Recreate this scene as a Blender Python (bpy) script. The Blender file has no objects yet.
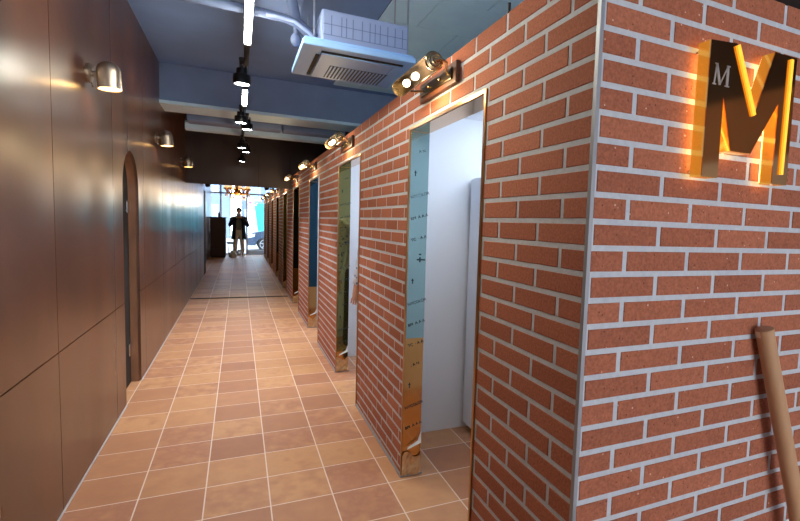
import bpy, bmesh, math, random
from mathutils import Vector, Matrix
random.seed(7)
S = bpy.context.scene
C = S.collection
PI = math.pi

# ------------------------------------------------------------------ colours / materials
def lin(c):
    return tuple(((v/255)/12.92 if v/255 <= .04045 else ((v/255+.055)/1.055)**2.4) for v in c)

def mat(name, rgb, rough=.5, metal=0., noise=0., scale=20., bump=0., emit=None, estr=0., spec=.5, stretch=None, trans=0.):
    m = bpy.data.materials.new(name); m.use_nodes = True
    nt = m.node_tree; b = nt.nodes['Principled BSDF']
    col = (*lin(rgb), 1)
    b.inputs['Base Color'].default_value = col
    b.inputs['Roughness'].default_value = rough
    b.inputs['Metallic'].default_value = metal
    b.inputs['Specular IOR Level'].default_value = spec
    if trans: b.inputs['Transmission Weight'].default_value = trans
    if emit:
        b.inputs['Emission Color'].default_value = (*lin(emit), 1)
        b.inputs['Emission Strength'].default_value = estr
    if noise or bump:
        tc = nt.nodes.new('ShaderNodeTexCoord'); n = nt.nodes.new('ShaderNodeTexNoise')
        n.inputs['Scale'].default_value = scale; n.inputs['Detail'].default_value = 5
        mp = nt.nodes.new('ShaderNodeMapping')
        if stretch: mp.inputs['Scale'].default_value = stretch
        nt.links.new(tc.outputs['Object'], mp.inputs[0]); nt.links.new(mp.outputs[0], n.inputs['Vector'])
        if noise:
            mr = nt.nodes.new('ShaderNodeMapRange')
            mr.inputs['From Min'].default_value = .3; mr.inputs['From Max'].default_value = .7
            mr.inputs['To Min'].default_value = 1-noise; mr.inputs['To Max'].default_value = 1+noise
            nt.links.new(n.outputs['Fac'], mr.inputs['Value'])
            mx = nt.nodes.new('ShaderNodeMix'); mx.data_type = 'RGBA'; mx.blend_type = 'MULTIPLY'
            mx.inputs['Factor'].default_value = 1
            mx.inputs['A'].default_value = col
            nt.links.new(mr.outputs[0], mx.inputs['B']); nt.links.new(mx.outputs['Result'], b.inputs['Base Color'])
        if bump:
            bp = nt.nodes.new('ShaderNodeBump'); bp.inputs['Strength'].default_value = bump
            bp.inputs['Distance'].default_value = .01
            nt.links.new(n.outputs['Fac'], bp.inputs['Height']); nt.links.new(bp.outputs[0], b.inputs['Normal'])
    return m

def math_node(nt, op, a, b=None):
    n = nt.nodes.new('ShaderNodeMath'); n.operation = op
    for i, v in enumerate((a, b)):
        if v is None: continue
        if isinstance(v, (int, float)): n.inputs[i].default_value = v
        else: nt.links.new(v, n.inputs[i])
    return n.outputs[0]

def brick_material():
    m = mat('brick_clay', (176, 104, 82), .85)
    nt = m.node_tree; b = nt.nodes['Principled BSDF']
    g = nt.nodes.new('ShaderNodeNewGeometry'); tc = nt.nodes.new('ShaderNodeTexCoord')
    cr = nt.nodes.new('ShaderNodeValToRGB')
    cr.color_ramp.elements[0].color = (*lin((160, 92, 65)), 1)
    cr.color_ramp.elements[1].color = (*lin((179, 107, 77)), 1)
    e = cr.color_ramp.elements.new(.5); e.color = (*lin((170, 99, 70)), 1)
    nt.links.new(g.outputs['Random Per Island'], cr.inputs[0])
    n = nt.nodes.new('ShaderNodeTexNoise'); n.inputs['Scale'].default_value = 130; n.inputs['Detail'].default_value = 3
    nt.links.new(tc.outputs['Object'], n.inputs['Vector'])
    mr = nt.nodes.new('ShaderNodeMapRange'); mr.inputs['From Min'].default_value = .3; mr.inputs['From Max'].default_value = .7
    mr.inputs['To Min'].default_value = .78; mr.inputs['To Max'].default_value = 1.2
    nt.links.new(n.outputs['Fac'], mr.inputs['Value'])
    mx = nt.nodes.new('ShaderNodeMix'); mx.data_type = 'RGBA'; mx.blend_type = 'MULTIPLY'; mx.inputs['Factor'].default_value = 1
    nt.links.new(cr.outputs[0], mx.inputs['A']); nt.links.new(mr.outputs[0], mx.inputs['B'])
    # pale and dark grit specks
    v = nt.nodes.new('ShaderNodeTexVoronoi'); v.inputs['Scale'].default_value = 90
    nt.links.new(tc.outputs['Object'], v.inputs['Vector'])
    sep = nt.nodes.new('ShaderNodeSeparateColor'); nt.links.new(v.outputs['Color'], sep.inputs[0])
    near = math_node(nt, 'LESS_THAN', v.outputs['Distance'], .24)
    pale = math_node(nt, 'MULTIPLY', near, math_node(nt, 'GREATER_THAN', sep.outputs[0], .975))
    dark = math_node(nt, 'MULTIPLY', near, math_node(nt, 'LESS_THAN', sep.outputs[0], .10))
    m1 = nt.nodes.new('ShaderNodeMix'); m1.data_type = 'RGBA'; nt.links.new(pale, m1.inputs['Factor'])
    nt.links.new(mx.outputs['Result'], m1.inputs['A']); m1.inputs['B'].default_value = (*lin((214, 180, 160)), 1)
    m2 = nt.nodes.new('ShaderNodeMix'); m2.data_type = 'RGBA'; nt.links.new(math_node(nt, 'MULTIPLY', dark, .7), m2.inputs['Factor'])
    nt.links.new(m1.outputs['Result'], m2.inputs['A']); m2.inputs['B'].default_value = (*lin((86, 42, 32)), 1)
    nt.links.new(m2.outputs['Result'], b.inputs['Base Color'])
    bp = nt.nodes.new('ShaderNodeBump'); bp.inputs['Strength'].default_value = .35; bp.inputs['Distance'].default_value = .004
    nt.links.new(n.outputs['Fac'], bp.inputs['Height']); nt.links.new(bp.outputs[0], b.inputs['Normal'])
    return m

def tile_material():
    m = mat('terracotta_tile', (170, 122, 92), .42)
    nt = m.node_tree; b = nt.nodes['Principled BSDF']
    tc = nt.nodes.new('ShaderNodeTexCoord')
    sp = nt.nodes.new('ShaderNodeSeparateXYZ'); nt.links.new(tc.outputs['Object'], sp.inputs[0])
    u = math_node(nt, 'DIVIDE', math_node(nt, 'SUBTRACT', sp.outputs['X'], -.462-.3035*10), .3035)
    v = math_node(nt, 'DIVIDE', math_node(nt, 'SUBTRACT', sp.outputs['Y'], 2.472-.2998*20), .2998)
    fu = math_node(nt, 'FRACT', u); fv = math_node(nt, 'FRACT', v)
    cb = nt.nodes.new('ShaderNodeCombineXYZ')
    nt.links.new(math_node(nt, 'FLOOR', u), cb.inputs[0]); nt.links.new(math_node(nt, 'FLOOR', v), cb.inputs[1])
    wn = nt.nodes.new('ShaderNodeTexWhiteNoise'); wn.noise_dimensions = '2D'; nt.links.new(cb.outputs[0], wn.inputs['Vector'])
    def edge(f):
        return math_node(nt, 'MINIMUM', f, math_node(nt, 'SUBTRACT', 1.0, f))
    g = math_node(nt, 'LESS_THAN', math_node(nt, 'MINIMUM', edge(fu), edge(fv)), .0105)
    cr = nt.nodes.new('ShaderNodeValToRGB')
    cols = [(0, (168, 114, 86)), (.3, (186, 132, 96)), (.55, (204, 152, 108)), (.75, (176, 120, 92)), (1, (216, 166, 118))]
    cr.color_ramp.elements[0].color = (*lin(cols[0][1]), 1); cr.color_ramp.elements[1].color = (*lin(cols[-1][1]), 1)
    for p, c in cols[1:-1]:
        e = cr.color_ramp.elements.new(p); e.color = (*lin(c), 1)
    # cloudy firing marks inside each tile
    n = nt.nodes.new('ShaderNodeTexNoise'); n.inputs['Scale'].default_value = 11; n.inputs['Detail'].default_value = 8
    off = nt.nodes.new('ShaderNodeVectorMath'); off.operation = 'ADD'
    sc = nt.nodes.new('ShaderNodeVectorMath'); sc.operation = 'SCALE'; sc.inputs['Scale'].default_value = 9
    nt.links.new(wn.outputs['Color'], sc.inputs[0]); nt.links.new(tc.outputs['Object'], off.inputs[0]); nt.links.new(sc.outputs[0], off.inputs[1])
    nt.links.new(off.outputs[0], n.inputs['Vector'])
    mix = math_node(nt, 'ADD', math_node(nt, 'MULTIPLY', wn.outputs['Value'], .80), math_node(nt, 'MULTIPLY', math_node(nt, 'SUBTRACT', n.outputs['Fac'], .42), .5))
    nt.links.new(mix, cr.inputs[0])
    mx = nt.nodes.new('ShaderNodeMix'); mx.data_type = 'RGBA'; nt.links.new(g, mx.inputs['Factor'])
    nt.links.new(cr.outputs[0], mx.inputs['A']); mx.inputs['B'].default_value = (*lin((232, 212, 198)), 1)
    nt.links.new(mx.outputs['Result'], b.inputs['Base Color'])
    bp = nt.nodes.new('ShaderNodeBump'); bp.inputs['Strength'].default_value = .25; bp.inputs['Distance'].default_value = .004
    h = math_node(nt, 'SUBTRACT', math_node(nt, 'MULTIPLY', n.outputs['Fac'], .5), g)
    nt.links.new(h, bp.inputs['Height']); nt.links.new(bp.outputs[0], b.inputs['Normal'])
    r = nt.nodes.new('ShaderNodeMapRange'); r.inputs['To Min'].default_value = .36; r.inputs['To Max'].default_value = .55
    nt.links.new(n.outputs['Fac'], r.inputs['Value']); nt.links.new(r.outputs[0], b.inputs['Roughness'])
    return m

def panel_material():
    m = mat('walnut_metal_panel', (98, 64, 44), .3)
    nt = m.node_tree; b = nt.nodes['Principled BSDF']
    tc = nt.nodes.new('ShaderNodeTexCoord')
    def noise(scale, st, det=5):
        mp = nt.nodes.new('ShaderNodeMapping'); mp.inputs['Scale'].default_value = st
        n = nt.nodes.new('ShaderNodeTexNoise'); n.inputs['Scale'].default_value = scale; n.inputs['Detail'].default_value = det
        nt.links.new(tc.outputs['Object'], mp.inputs[0]); nt.links.new(mp.outputs[0], n.inputs['Vector']); return n.outputs['Fac']
    a = noise(6, (1, 1, .10), 2); c = noise(3.2, (1, 1, .8), 8)
    f = math_node(nt, 'ADD', math_node(nt, 'MULTIPLY', a, .45), math_node(nt, 'MULTIPLY', c, .55))
    cr = nt.nodes.new('ShaderNodeValToRGB')
    cr.color_ramp.elements[0].position = .3; cr.color_ramp.elements[1].position = .7
    cr.color_ramp.elements[0].color = (*lin(PANEL_DARK), 1); cr.color_ramp.elements[1].color = (*lin(PANEL_LIGHT), 1)
    nt.links.new(f, cr.inputs[0]); nt.links.new(cr.outputs[0], b.inputs['Base Color'])
    mr = nt.nodes.new('ShaderNodeMapRange'); mr.inputs['To Min'].default_value = .26; mr.inputs['To Max'].default_value = .31
    nt.links.new(a, mr.inputs['Value']); nt.links.new(mr.outputs[0], b.inputs['Roughness'])
    b.inputs['IOR'].default_value = 1.9
    wv = noise(1.1, (1, 1, .25), 1)      # the sheets are not quite flat
    bp = nt.nodes.new('ShaderNodeBump'); bp.inputs['Strength'].default_value = 1; bp.inputs['Distance'].default_value = .045
    nt.links.new(wv, bp.inputs['Height']); nt.links.new(bp.outputs[0], b.inputs['Normal'])
    return m
PANEL_DARK, PANEL_LIGHT = (64, 37, 23), (108, 66, 41)

M = dict(
    brick=brick_material(), tile=tile_material(), panel=panel_material(),
    grout=mat('pale_grout', (196, 200, 204), .9, noise=.06, scale=60, bump=.3),
    groove=mat('panel_groove_black', (20, 15, 13), .8),
    dark_panel=mat('dark_brown_board', (58, 42, 36), .55, noise=.15, scale=6, stretch=(1, 1, .2)),
    frosted=mat('frosted_warm_bulb', (250, 226, 186), .3, emit=(255, 214, 150), estr=.7),
    reveal=mat('brown_reveal', (138, 96, 68), .5, noise=.25, scale=9, stretch=(1, 1, .3)),
    tan_reflection=mat('tan_reflection_band', (168, 128, 96), .5, noise=.15, scale=6, stretch=(1, 1, .2)),
    ceiling=mat('grey_paint_daylight_blue', (116, 148, 200), .8, noise=.06, scale=3, bump=.1),  # blue of the daylight put into the grey ceiling colour
    board=mat('pale_blue_ceiling_board', (204, 236, 255), .75, noise=.05, scale=4),
    beam=mat('blue_grey_beam_paint', (128, 150, 188), .75, noise=.06, scale=4),
    seam=mat('dark_seam', (26, 34, 48), .9),
    white_wall=mat('white_laminate', (232, 235, 238), .45),
    cabinet=mat('white_melamine', (226, 231, 238), .35),
    shadow_gap=mat('black_plinth', (24, 20, 20), .8),
    gold=mat('gold_mirror_steel', (204, 154, 96), .10, 1.0, bump=.03, scale=5),
    gold_edge=mat('gold_edge_trim', (176, 132, 84), .28, 1.0),
    crumple=mat('crumpled_gold_film', (212, 176, 132), .28, .7, noise=.15, scale=25, bump=.4),
    film_back=mat('white_film_backing', (222, 226, 228), .5),
    ink=mat('navy_print', (28, 52, 66), .6),
    bead=mat('aluminium_corner_bead', (158, 160, 164), .4, .3),
    black=mat('black_metal', (18, 18, 20), .35, .4),
    chrome=mat('chrome', (205, 208, 210), .15, 1.0),
    nickel=mat('brushed_nickel', (182, 166, 148), .32, .9, noise=.05, scale=60),
    brass=mat('antique_brass', (104, 90, 70), .32, 1.0), shade_in=mat('shade_lining', (66, 54, 42), .6, .5),
    brass_bright=mat('polished_brass', (190, 166, 124), .22, 1.0),
    wood=mat('dark_stained_wood', (88, 52, 34), .5, noise=.3, scale=30, stretch=(1, .1, 1)),
    ac=mat('white_abs_plastic', (150, 198, 255), .45),
    ac_metal=mat('pale_grey_sheet_metal', (140, 158, 198), .5),
    ac_dark=mat('grille_shadow', (72, 82, 106), .8),
    ac_rib=mat('casing_groove', (92, 108, 148), .6),
    pipe=mat('blue_grey_pipe_insulation', (92, 106, 138), .7, noise=.1, scale=20),
    cardboard=mat('kraft_cardboard', (192, 148, 108), .6, noise=.05, scale=8, stretch=(6, 6, .6)),
    tape=mat('clear_tape', (226, 204, 172), .15),
    letter=mat('bronze_gold_mirror', (214, 168, 116), .10, 1.0),
    silver=mat('silver_inlay', (220, 214, 204), .3, .6),
    led_cool=mat('cool_led_strip', (240, 246, 255), .4, emit=(222, 236, 255), estr=72),
    led=mat('white_led_tube', (255, 255, 250), .4, emit=(255, 250, 232), estr=46),
    spot_face=mat('white_spot_lens', (255, 255, 255), .4, emit=(245, 250, 255), estr=30),
    warm=mat('warm_bulb', (255, 246, 228), .4, emit=(255, 232, 196), estr=9),
    diffuser=mat('warm_lamp_diffuser', (255, 244, 222), .4, emit=(255, 206, 130), estr=16),
    amber=mat('amber_lit_acrylic', (240, 180, 90), .14, .8, emit=(255, 176, 50), estr=.22), amber_bright=mat('amber_glow_strip', (255, 196, 70), .2, emit=(255, 186, 48), estr=.6),
    halo=mat('warm_white_halo_led', (255, 238, 190), .4, emit=(255, 222, 150), estr=2.2),
    desk=mat('dark_walnut_desk', (56, 34, 29), .65, noise=.15, scale=8),
    skin=mat('skin', (214, 164, 138), .5), hair=mat('dark_hair', (34, 28, 28), .6),
    navy=mat('navy_wool', (22, 28, 48), .9), beige=mat('beige_cotton', (214, 204, 184), .9),
    khaki=mat('olive_jumper', (108, 112, 104), .9), shoe=mat('white_shoe', (222, 222, 224), .6),
    trouser=mat('black_trouser', (20, 22, 26), .85), phone=mat('black_phone', (14, 14, 16), .2),
    glass=None, car=mat('blue_grey_car_paint', (62, 78, 100), .2, .3), tyre=mat('black_rubber', (24, 24, 26), .8),
    rim=mat('alloy_wheel', (190, 196, 204), .3, .8), car_glass=mat('dark_car_glass', (30, 42, 56), .08),
    headlight=mat('headlight', (225, 232, 240), .1),
    cyan=mat('cyan_banner', (40, 214, 226), .6), banner_white=mat('banner_print_white', (244, 240, 246), .6),
    pink=mat('banner_pink', (232, 88, 132), .6),
    concrete=mat('pale_facade', (112, 128, 156), .8, noise=.06, scale=2), pane=mat('facade_glass', (130, 158, 198), .1),
    asphalt=mat('grey_paving', (150, 152, 156), .9, noise=.08, scale=6),
    alu=mat('silver_aluminium', (176, 186, 200), .35, .7), bag=mat('white_polythene', (228, 234, 242), .35, noise=.06, scale=20),
    gold_leaf=mat('chandelier_gold', (206, 140, 44), .35, .6), crystal=mat('amber_crystal', (236, 206, 150), .05, trans=.2),
    bottle=mat('black_bottle', (20, 22, 26), .25), spotgrey=mat('spot_housing', (30, 32, 38), .4, .3),
    strip=mat('dark_bronze_strip', (40, 28, 22), .6, .2), outlet=mat('ivory_plate', (214, 208, 196), .5),
)
g = bpy.data.materials.new('clear_glass'); g.use_nodes = True
nt = g.node_tree; nt.nodes.clear()
o_ = nt.nodes.new('ShaderNodeOutputMaterial'); t_ = nt.nodes.new('ShaderNodeBsdfTransparent'); gl = nt.nodes.new('ShaderNodeBsdfGlossy')
t_.inputs[0].default_value = (.93, .97, 1, 1); gl.inputs['Roughness'].default_value = .02
mxs = nt.nodes.new('ShaderNodeMixShader'); fr = nt.nodes.new('ShaderNodeFresnel'); fr.inputs[0].default_value = 1.45
nt.links.new(fr.outputs[0], mxs.inputs[0]); nt.links.new(t_.outputs[0], mxs.inputs[1]); nt.links.new(gl.outputs[0], mxs.inputs[2]); nt.links.new(mxs.outputs[0], o_.inputs[0])
M['glass'] = g

def shirt_material():
    m = mat('pale_blue_patterned_shirt', (196, 204, 222), .9)
    nt = m.node_tree; b = nt.nodes['Principled BSDF']; tc = nt.nodes.new('ShaderNodeTexCoord')
    v = nt.nodes.new('ShaderNodeTexVoronoi'); v.inputs['Scale'].default_value = 28; nt.links.new(tc.outputs['Object'], v.inputs['Vector'])
    cr = nt.nodes.new('ShaderNodeValToRGB'); cr.color_ramp.elements[0].position = .25; cr.color_ramp.elements[1].position = .33
    cr.color_ramp.elements[0].color = (*lin((108, 124, 164)), 1); cr.color_ramp.elements[1].color = (*lin((214, 220, 230)), 1)
    nt.links.new(v.outputs['Distance'], cr.inputs[0]); nt.links.new(cr.outputs[0], b.inputs['Base Color']); return m
M['shirt'] = shirt_material()

# ------------------------------------------------------------------ mesh helpers
class MB:
    def __init__(s): s.bm = bmesh.new()
    def face(s, vs, mi=0):
        try:
            f = s.bm.faces.new(vs); f.material_index = mi; return f
        except ValueError: return None
    def box(s, x0, x1, y0, y1, z0, z1, mi=0, mx=None):
        v = [s.bm.verts.new((x, y, z)) for x in (x0, x1) for y in (y0, y1) for z in (z0, z1)]
        for q in ((0,1,3,2),(4,6,7,5),(0,4,5,1),(2,3,7,6),(0,2,6,4),(1,5,7,3)): s.face([v[i] for i in q], mi)
        if mx:
            for w in v: w.co = mx @ w.co
        return s
    def prism(s, pts, axis, a, b, mi=0, mi_side=None):
        # polygon in the plane normal to axis, extruded from a to b
        def P(p, t):
            q = list(p); q.insert(axis, t); return q
        A = [s.bm.verts.new(P(p, a)) for p in pts]; B = [s.bm.verts.new(P(p, b)) for p in pts]
        s.face(A, mi); s.face(B[::-1], mi)
        n = len(pts)
        for i in range(n): s.face([A[i], B[i], B[(i+1) % n], A[(i+1) % n]], mi if mi_side is None else mi_side)
        return s
    def tube(s, pts, r, n=12, cap=True, mi=0):
        pts = [Vector(p) for p in pts]; rs = r if isinstance(r, (list, tuple)) else [r]*len(pts)
        rings = []; up = None
        for i, p in enumerate(pts):
            t = ((pts[min(i+1, len(pts)-1)]-pts[max(i-1, 0)])).normalized()
            if up is None:
                up = t.orthogonal().normalized()
            up = (up - t*up.dot(t)); up = up.normalized() if up.length > 1e-6 else t.orthogonal().normalized()
            w = t.cross(up)
            rings.append([s.bm.verts.new(p+(up*math.cos(k*2*PI/n)+w*math.sin(k*2*PI/n))*rs[i]) for k in range(n)])
        for a, b in zip(rings, rings[1:]):
            for k in range(n): s.face([a[k], a[(k+1) % n], b[(k+1) % n], b[k]], mi)
        if cap: s.face(rings[0][::-1], mi); s.face(rings[-1], mi)
        return s
    def lathe(s, prof, mx=None, n=24, mi=0, a0=0, a1=2*PI):
        # profile of (radius, height) about local Z
        mx = mx or Matrix(); full = abs(a1-a0-2*PI) < 1e-6; N = n if full else n+1
        rings = []
        for r, h in prof:
            if r < 1e-6 and full: rings.append([s.bm.verts.new(mx @ Vector((0, 0, h)))]*N)
            else: rings.append([s.bm.verts.new(mx @ Vector((r*math.cos(a0+(a1-a0)*k/n), r*math.sin(a0+(a1-a0)*k/n), h))) for k in range(N)])
        for a, b in zip(rings, rings[1:]):
            for k in range(n):
                j = (k+1) % N
                vs = []
                for v in (a[k], a[j], b[j], b[k]):
                    if v not in vs: vs.append(v)
                if len(vs) > 2: s.face(vs, mi)
        return s
    def ball(s, c, r, mi=0, n=14, sq=(1, 1, 1)):
        prof = [(r*math.sin(PI*i/n), -r*math.cos(PI*i/n)) for i in range(n+1)]
        prof[0] = (0, -r); prof[-1] = (0, r)
        return s.lathe(prof, Matrix.Translation(c) @ Matrix.Diagonal((*sq, 1)), n=n+4, mi=mi)
    def build(s, name, mats, parent=None, smooth=False, bevel=0, loc=None):
        bmesh.ops.recalc_face_normals(s.bm, faces=s.bm.faces[:])
        me = bpy.data.meshes.new(name); s.bm.to_mesh(me); s.bm.free()
        for m in (mats if isinstance(mats, (list, tuple)) else [mats]): me.materials.append(m)
        if smooth:
            for p in me.polygons: p.use_smooth = True
            me.set_sharp_from_angle(angle=math.radians(40)) if hasattr(me, 'set_sharp_from_angle') else None
        o = bpy.data.objects.new(name, me); C.objects.link(o)
        if parent: o.parent = parent
        if loc: o.location = loc
        if bevel:
            b = o.modifiers.new('bevel', 'BEVEL'); b.width = bevel; b.segments = 2; b.limit_method = 'ANGLE'
        return o

def thing(name, label, cat, loc=(0, 0, 0), group=None, rz=0):
    o = bpy.data.objects.new(name, None); C.objects.link(o); o.empty_display_size = .1
    o.location = loc; o.rotation_euler.z = rz
    o['label'] = label; o['category'] = cat; o['kind'] = 'thing'
    if group: o['group'] = group
    return o
def tag(o, label, cat, group=None):
    o['label'] = label; o['category'] = cat; o['kind'] = 'thing'
    if group: o['group'] = group
    return o
def struct(o, label=None):
    o['kind'] = 'structure'
    if label: o['label'] = label
    return o
def copy_tree(o, parent=None):
    c = o.copy(); C.objects.link(c)
    if parent: c.parent = parent
    for ch in o.children: copy_tree(ch, c)
    return c
def AX(d, p):     # matrix taking local Z to direction d, origin at p
    return Matrix.Translation(p) @ Vector(d).to_track_quat('Z', 'Y').to_matrix().to_4x4()
def text_mesh(name, txt, size, mx, m, parent, depth=.0006):
    cu = bpy.data.curves.new(name, 'FONT'); cu.body = txt; cu.size = size; cu.extrude = depth; cu.align_x = 'CENTER'; cu.align_y = 'CENTER'
    t = bpy.data.objects.new(name, cu); C.objects.link(t)
    bpy.context.view_layer.update()
    me = bpy.data.meshes.new_from_object(t.evaluated_get(bpy.context.evaluated_depsgraph_get()))
    bpy.data.objects.remove(t); bpy.data.curves.remove(cu)
    me.transform(mx); me.materials.clear(); me.materials.append(m)
    o = bpy.data.objects.new(name, me); C.objects.link(o); o.parent = parent
    return o
def light(kind, name, loc, energy, color=(1, 1, 1), radius=.03, parent=None, **kw):
    l = bpy.data.lights.new(name, kind); l.energy = energy; l.color = color
    if kind in ('POINT', 'SPOT'): l.shadow_soft_size = radius
    for k, v in kw.items(): setattr(l, k, v)
    o = bpy.data.objects.new(name, l); C.objects.link(o); o.location = loc
    if parent: o.parent = parent
    return o

# ------------------------------------------------------------------ key dimensions (metres)
XL, XR, YC = -.763, .838, 1.011          # left wall, brick face along the corridor, brick face with the sign
ZC, ZW = 3.04, 2.173                      # ceiling, top of the brick walls
PITCH, D0, D1, DZ = 2.035, 1.63, 2.515, 1.945
NB, YEND = 9, 19.3
COURSE = .0712

# ------------------------------------------------------------------ shell
struct(MB().box(-1.2, 3.0, -4, 20.6, -.05, 0).build('floor', M['tile']))
struct(MB().box(-1.2, 3.0, -4, 8.9, ZC, ZC+.1).build('ceiling', M['ceiling']))

def left_wall():
    mb = MB(); G = .003; T = .02; zj = .778; cy, r, zs = 4.515, .305, 1.612
    js = [2.777+1.145*k for k in range(-6, 10)]
    x0, x1 = XL-T, XL
    mb.box(x0-.1, x0, -4, 4.20, 0, ZC, 1); mb.box(x0-.1, x0, 4.83, 13.05, 0, ZC, 1); mb.box(x0-.1, x0, 4.20, 4.83, 1.93, ZC, 1)
    for a, b in zip(js, js[1:]):
        b = min(b, 13.05)
        if a > 13: break
        if a < cy < b:
            mb.box(x0, x1, a+G, 4.21, .012, zj-G); mb.box(x0, x1, 4.82, b-G, .012, zj-G)
            mb.box(x0, x1, a+G, 4.21, zj+G, ZC); mb.box(x0, x1, 4.82, b-G, zj+G, ZC)
            N = 28
            P = [(cy-r*math.cos(PI*k/N), zs+r*math.sin(PI*k/N)) for k in range(N+1)]
            F = [[mb.bm.verts.new((x, y, z)) for (y, z) in P] for x in (x1, x0)]; Tp = [[mb.bm.verts.new((x, y, ZC)) for (y, z) in P] for x in (x1, x0)]
            for k in range(N):
                for q in (0, 1): mb.face([F[q][k], F[q][k+1], Tp[q][k+1], Tp[q][k]])
                mb.face([F[0][k], F[1][k], F[1][k+1], F[0][k+1]])
        else:
            mb.box(x0, x1, a+G, b-G, .012, zj-G); mb.box(x0, x1, a+G, b-G, zj+G, ZC)
    return struct(mb.build('wall_left', [M['panel'], M['groove']]))
left_wall()
# beyond the last panel: a black door jamb, then the wall set back a little
mb = MB(); mb.box(-1.1, -.93, 13.8, 20.3, 0, 2.75); mb.box(-1.1, XL-.002, 13.06, 13.8, 0, 2.05, 1); mb.box(-1.1, XL, 13.06, 13.8, 2.052, 2.75)
struct(mb.build('wall_left_rear', [M['panel'], M['groove']]))
struct(MB().box(XL, XL+.005, -4, 4.21, 0, .006).box(XL, XL+.005, 4.82, 13.05, 0, .006).build('baseboard_left', M['grout']))

# arched door in the left wall
d = struct(MB().prism([(4.21, 0), (4.82, 0)] + [(4.515+.305*math.cos(PI*k/24), 1.612+.305*math.sin(PI*k/24)) for k in range(25)], 0, XL-.090, XL-.075).build('door_10', M['groove']), 'black arched door leaf set back in the brown panel wall')
mb = MB()
arc = [(4.82, 0)] + [(4.515+.305*math.cos(PI*k/24), 1.612+.305*math.sin(PI*k/24)) for k in range(25)] + [(4.21, 0)]
for (a, b) in zip(arc, arc[1:]):
    # reveal lining
    v = [mb.bm.verts.new(p) for p in ((XL-.0202, *a), (XL-.075, *a), (XL-.075, *b), (XL-.0202, *b))]
    mb.face(v)
mb.build('reveal', M['reveal'], d)
for z in (1.49, .30):
    h = MB().box(XL-.075, XL-.060, 4.70, 4.80, z-.05, z+.05).build('hinge', M['chrome'], d, bevel=.003)

# brick walls ------------------------------------------------------------
def bricks(mb, u0, u1, place, phase_even, openings=(), zmax=ZW, out=1):
    """courses of bricks along u; place(u, z, depth) -> point; openings: (u0,u1,ztop)"""
    k = -2; W = .242; J = .0160
    while True:
        zt = 2.032-k*COURSE; zb = zt-COURSE
        k += 1
        if zt <= 0.01: break
        z1 = min(zt-J/2, zmax) if k > -1 else zmax; z0 = max(zb+J/2, 0.012)
        if z1-z0 < .012: continue
        ph = phase_even + (0 if k % 2 == 0 else W/2)
        s = ph + math.floor((u0-ph)/W)*W
        # cut the course where an opening interrupts it
        while s < u1:
            a, b = max(s+J/2, u0), min(s+W-J/2, u1)
            segs = [(a, b, z0, z1)]
            for (p, q, zt_) in openings:
                new = []
                for (c, e, zz0, zz1) in segs:
                    if e <= p or c >= q or zz0 >= zt_: new.append((c, e, zz0, zz1)); continue
                    if c < p-.012: new.append((c, p-.004, zz0, zz1))
                    if e > q+.012: new.append((q+.004, e, zz0, zz1))
                    if zz1 > zt_+.012: new.append((max(c, p-.004), min(e, q+.004), zt_+.004, zz1))
                segs = new
            for (c, e, zz0, zz1) in segs:
                if e-c < .012: continue
                i = .0016
                bk = [mb.bm.verts.new(place(x, z, -.008)) for x, z in ((c, zz0), (e, zz0), (e, zz1), (c, zz1))]
                md = [mb.bm.verts.new(place(x, z, -.0016)) for x, z in ((c, zz0), (e, zz0), (e, zz1), (c, zz1))]
                fr = [mb.bm.verts.new(place(x, z, 0)) for x, z in ((c+i, zz0+i), (e-i, zz0+i), (e-i, zz1-i), (c+i, zz1-i))]
                mb.face(fr)
                for q in range(4):
                    mb.face([bk[q], bk[(q+1) % 4], md[(q+1) % 4], md[q]]); mb.face([md[q], md[(q+1) % 4], fr[(q+1) % 4], fr[q]])
            s += W

ops = [(D0+PITCH*k, D1+PITCH*k, DZ) for k in range(NB)]
mb = MB()
xs0, xs1 = XR+.0025, XR+.105
y = YC+.012
for (a, b, zt) in ops:
    mb.box(xs0, xs1, y, a, 0, ZW-.002, 1); mb.box(xs0, xs1, a, b, zt, ZW-.002, 1); y = b
mb.box(xs0, xs1, y, YEND, 0, ZW-.002, 1)
bricks(mb, YC+.014, YEND, lambda u, z, dp: (XR-dp, u, z), 1.497+.121, ops)
struct(mb.build('wall_right', [M['brick'], M['grout']]), 'long brick wall of the booths with nine doorways')
mb = MB(); mb.box(XR+.012, 2.8, YC+.0025, YC+.115, 0, ZW-.002, 1)
bricks(mb, XR+.012, 2.8, lambda u, z, dp: (u, YC-dp, z), .970, ())
struct(mb.build('wall_front', [M['brick'], M['grout']]), 'brick end wall that carries the lit gold letter')
struct(MB().prism([(XR-.002, YC-.002), (XR+.010, YC-.002), (XR+.010, YC+.0055), (XR+.0055, YC+.0055), (XR+.0055, YC+.012), (XR-.002, YC+.012)], 2, 0, ZW).build('trim_1', M['bead']), 'pale metal corner bead where the two brick walls meet')
mb = MB(); y = YC
for (a, b, zt) in ops: mb.box(XR-.010, XR+.004, y, a, 0, .011); y = b
mb.box(XR-.010, XR+.004, y, YEND, 0, .011)
struct(mb.build('baseboard_right', M['bead']))

# booths behind the brick wall -------------------------------------------
mb = MB(); mb.box(.955, 2.8, YC+.118, YC+.135, 0, 2.16)
struct(mb.build('wall_booth_front', M['white_wall']))
for k in range(NB):
    yy = 3.01+PITCH*k
    struct(MB().box(.957, 2.75, yy, yy+.06, 0, 2.16).build('wall_booth_divider', M['white_wall']))
struct(MB().box(2.75, 2.8, YC+.12, YEND, 0, 2.16).build('wall_booth_rear', M['white_wall']))
struct(MB().box(.957, 2.8, YC+.12, YEND, 2.16, 2.17).build('ceiling_booth', M['white_wall']))

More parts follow.
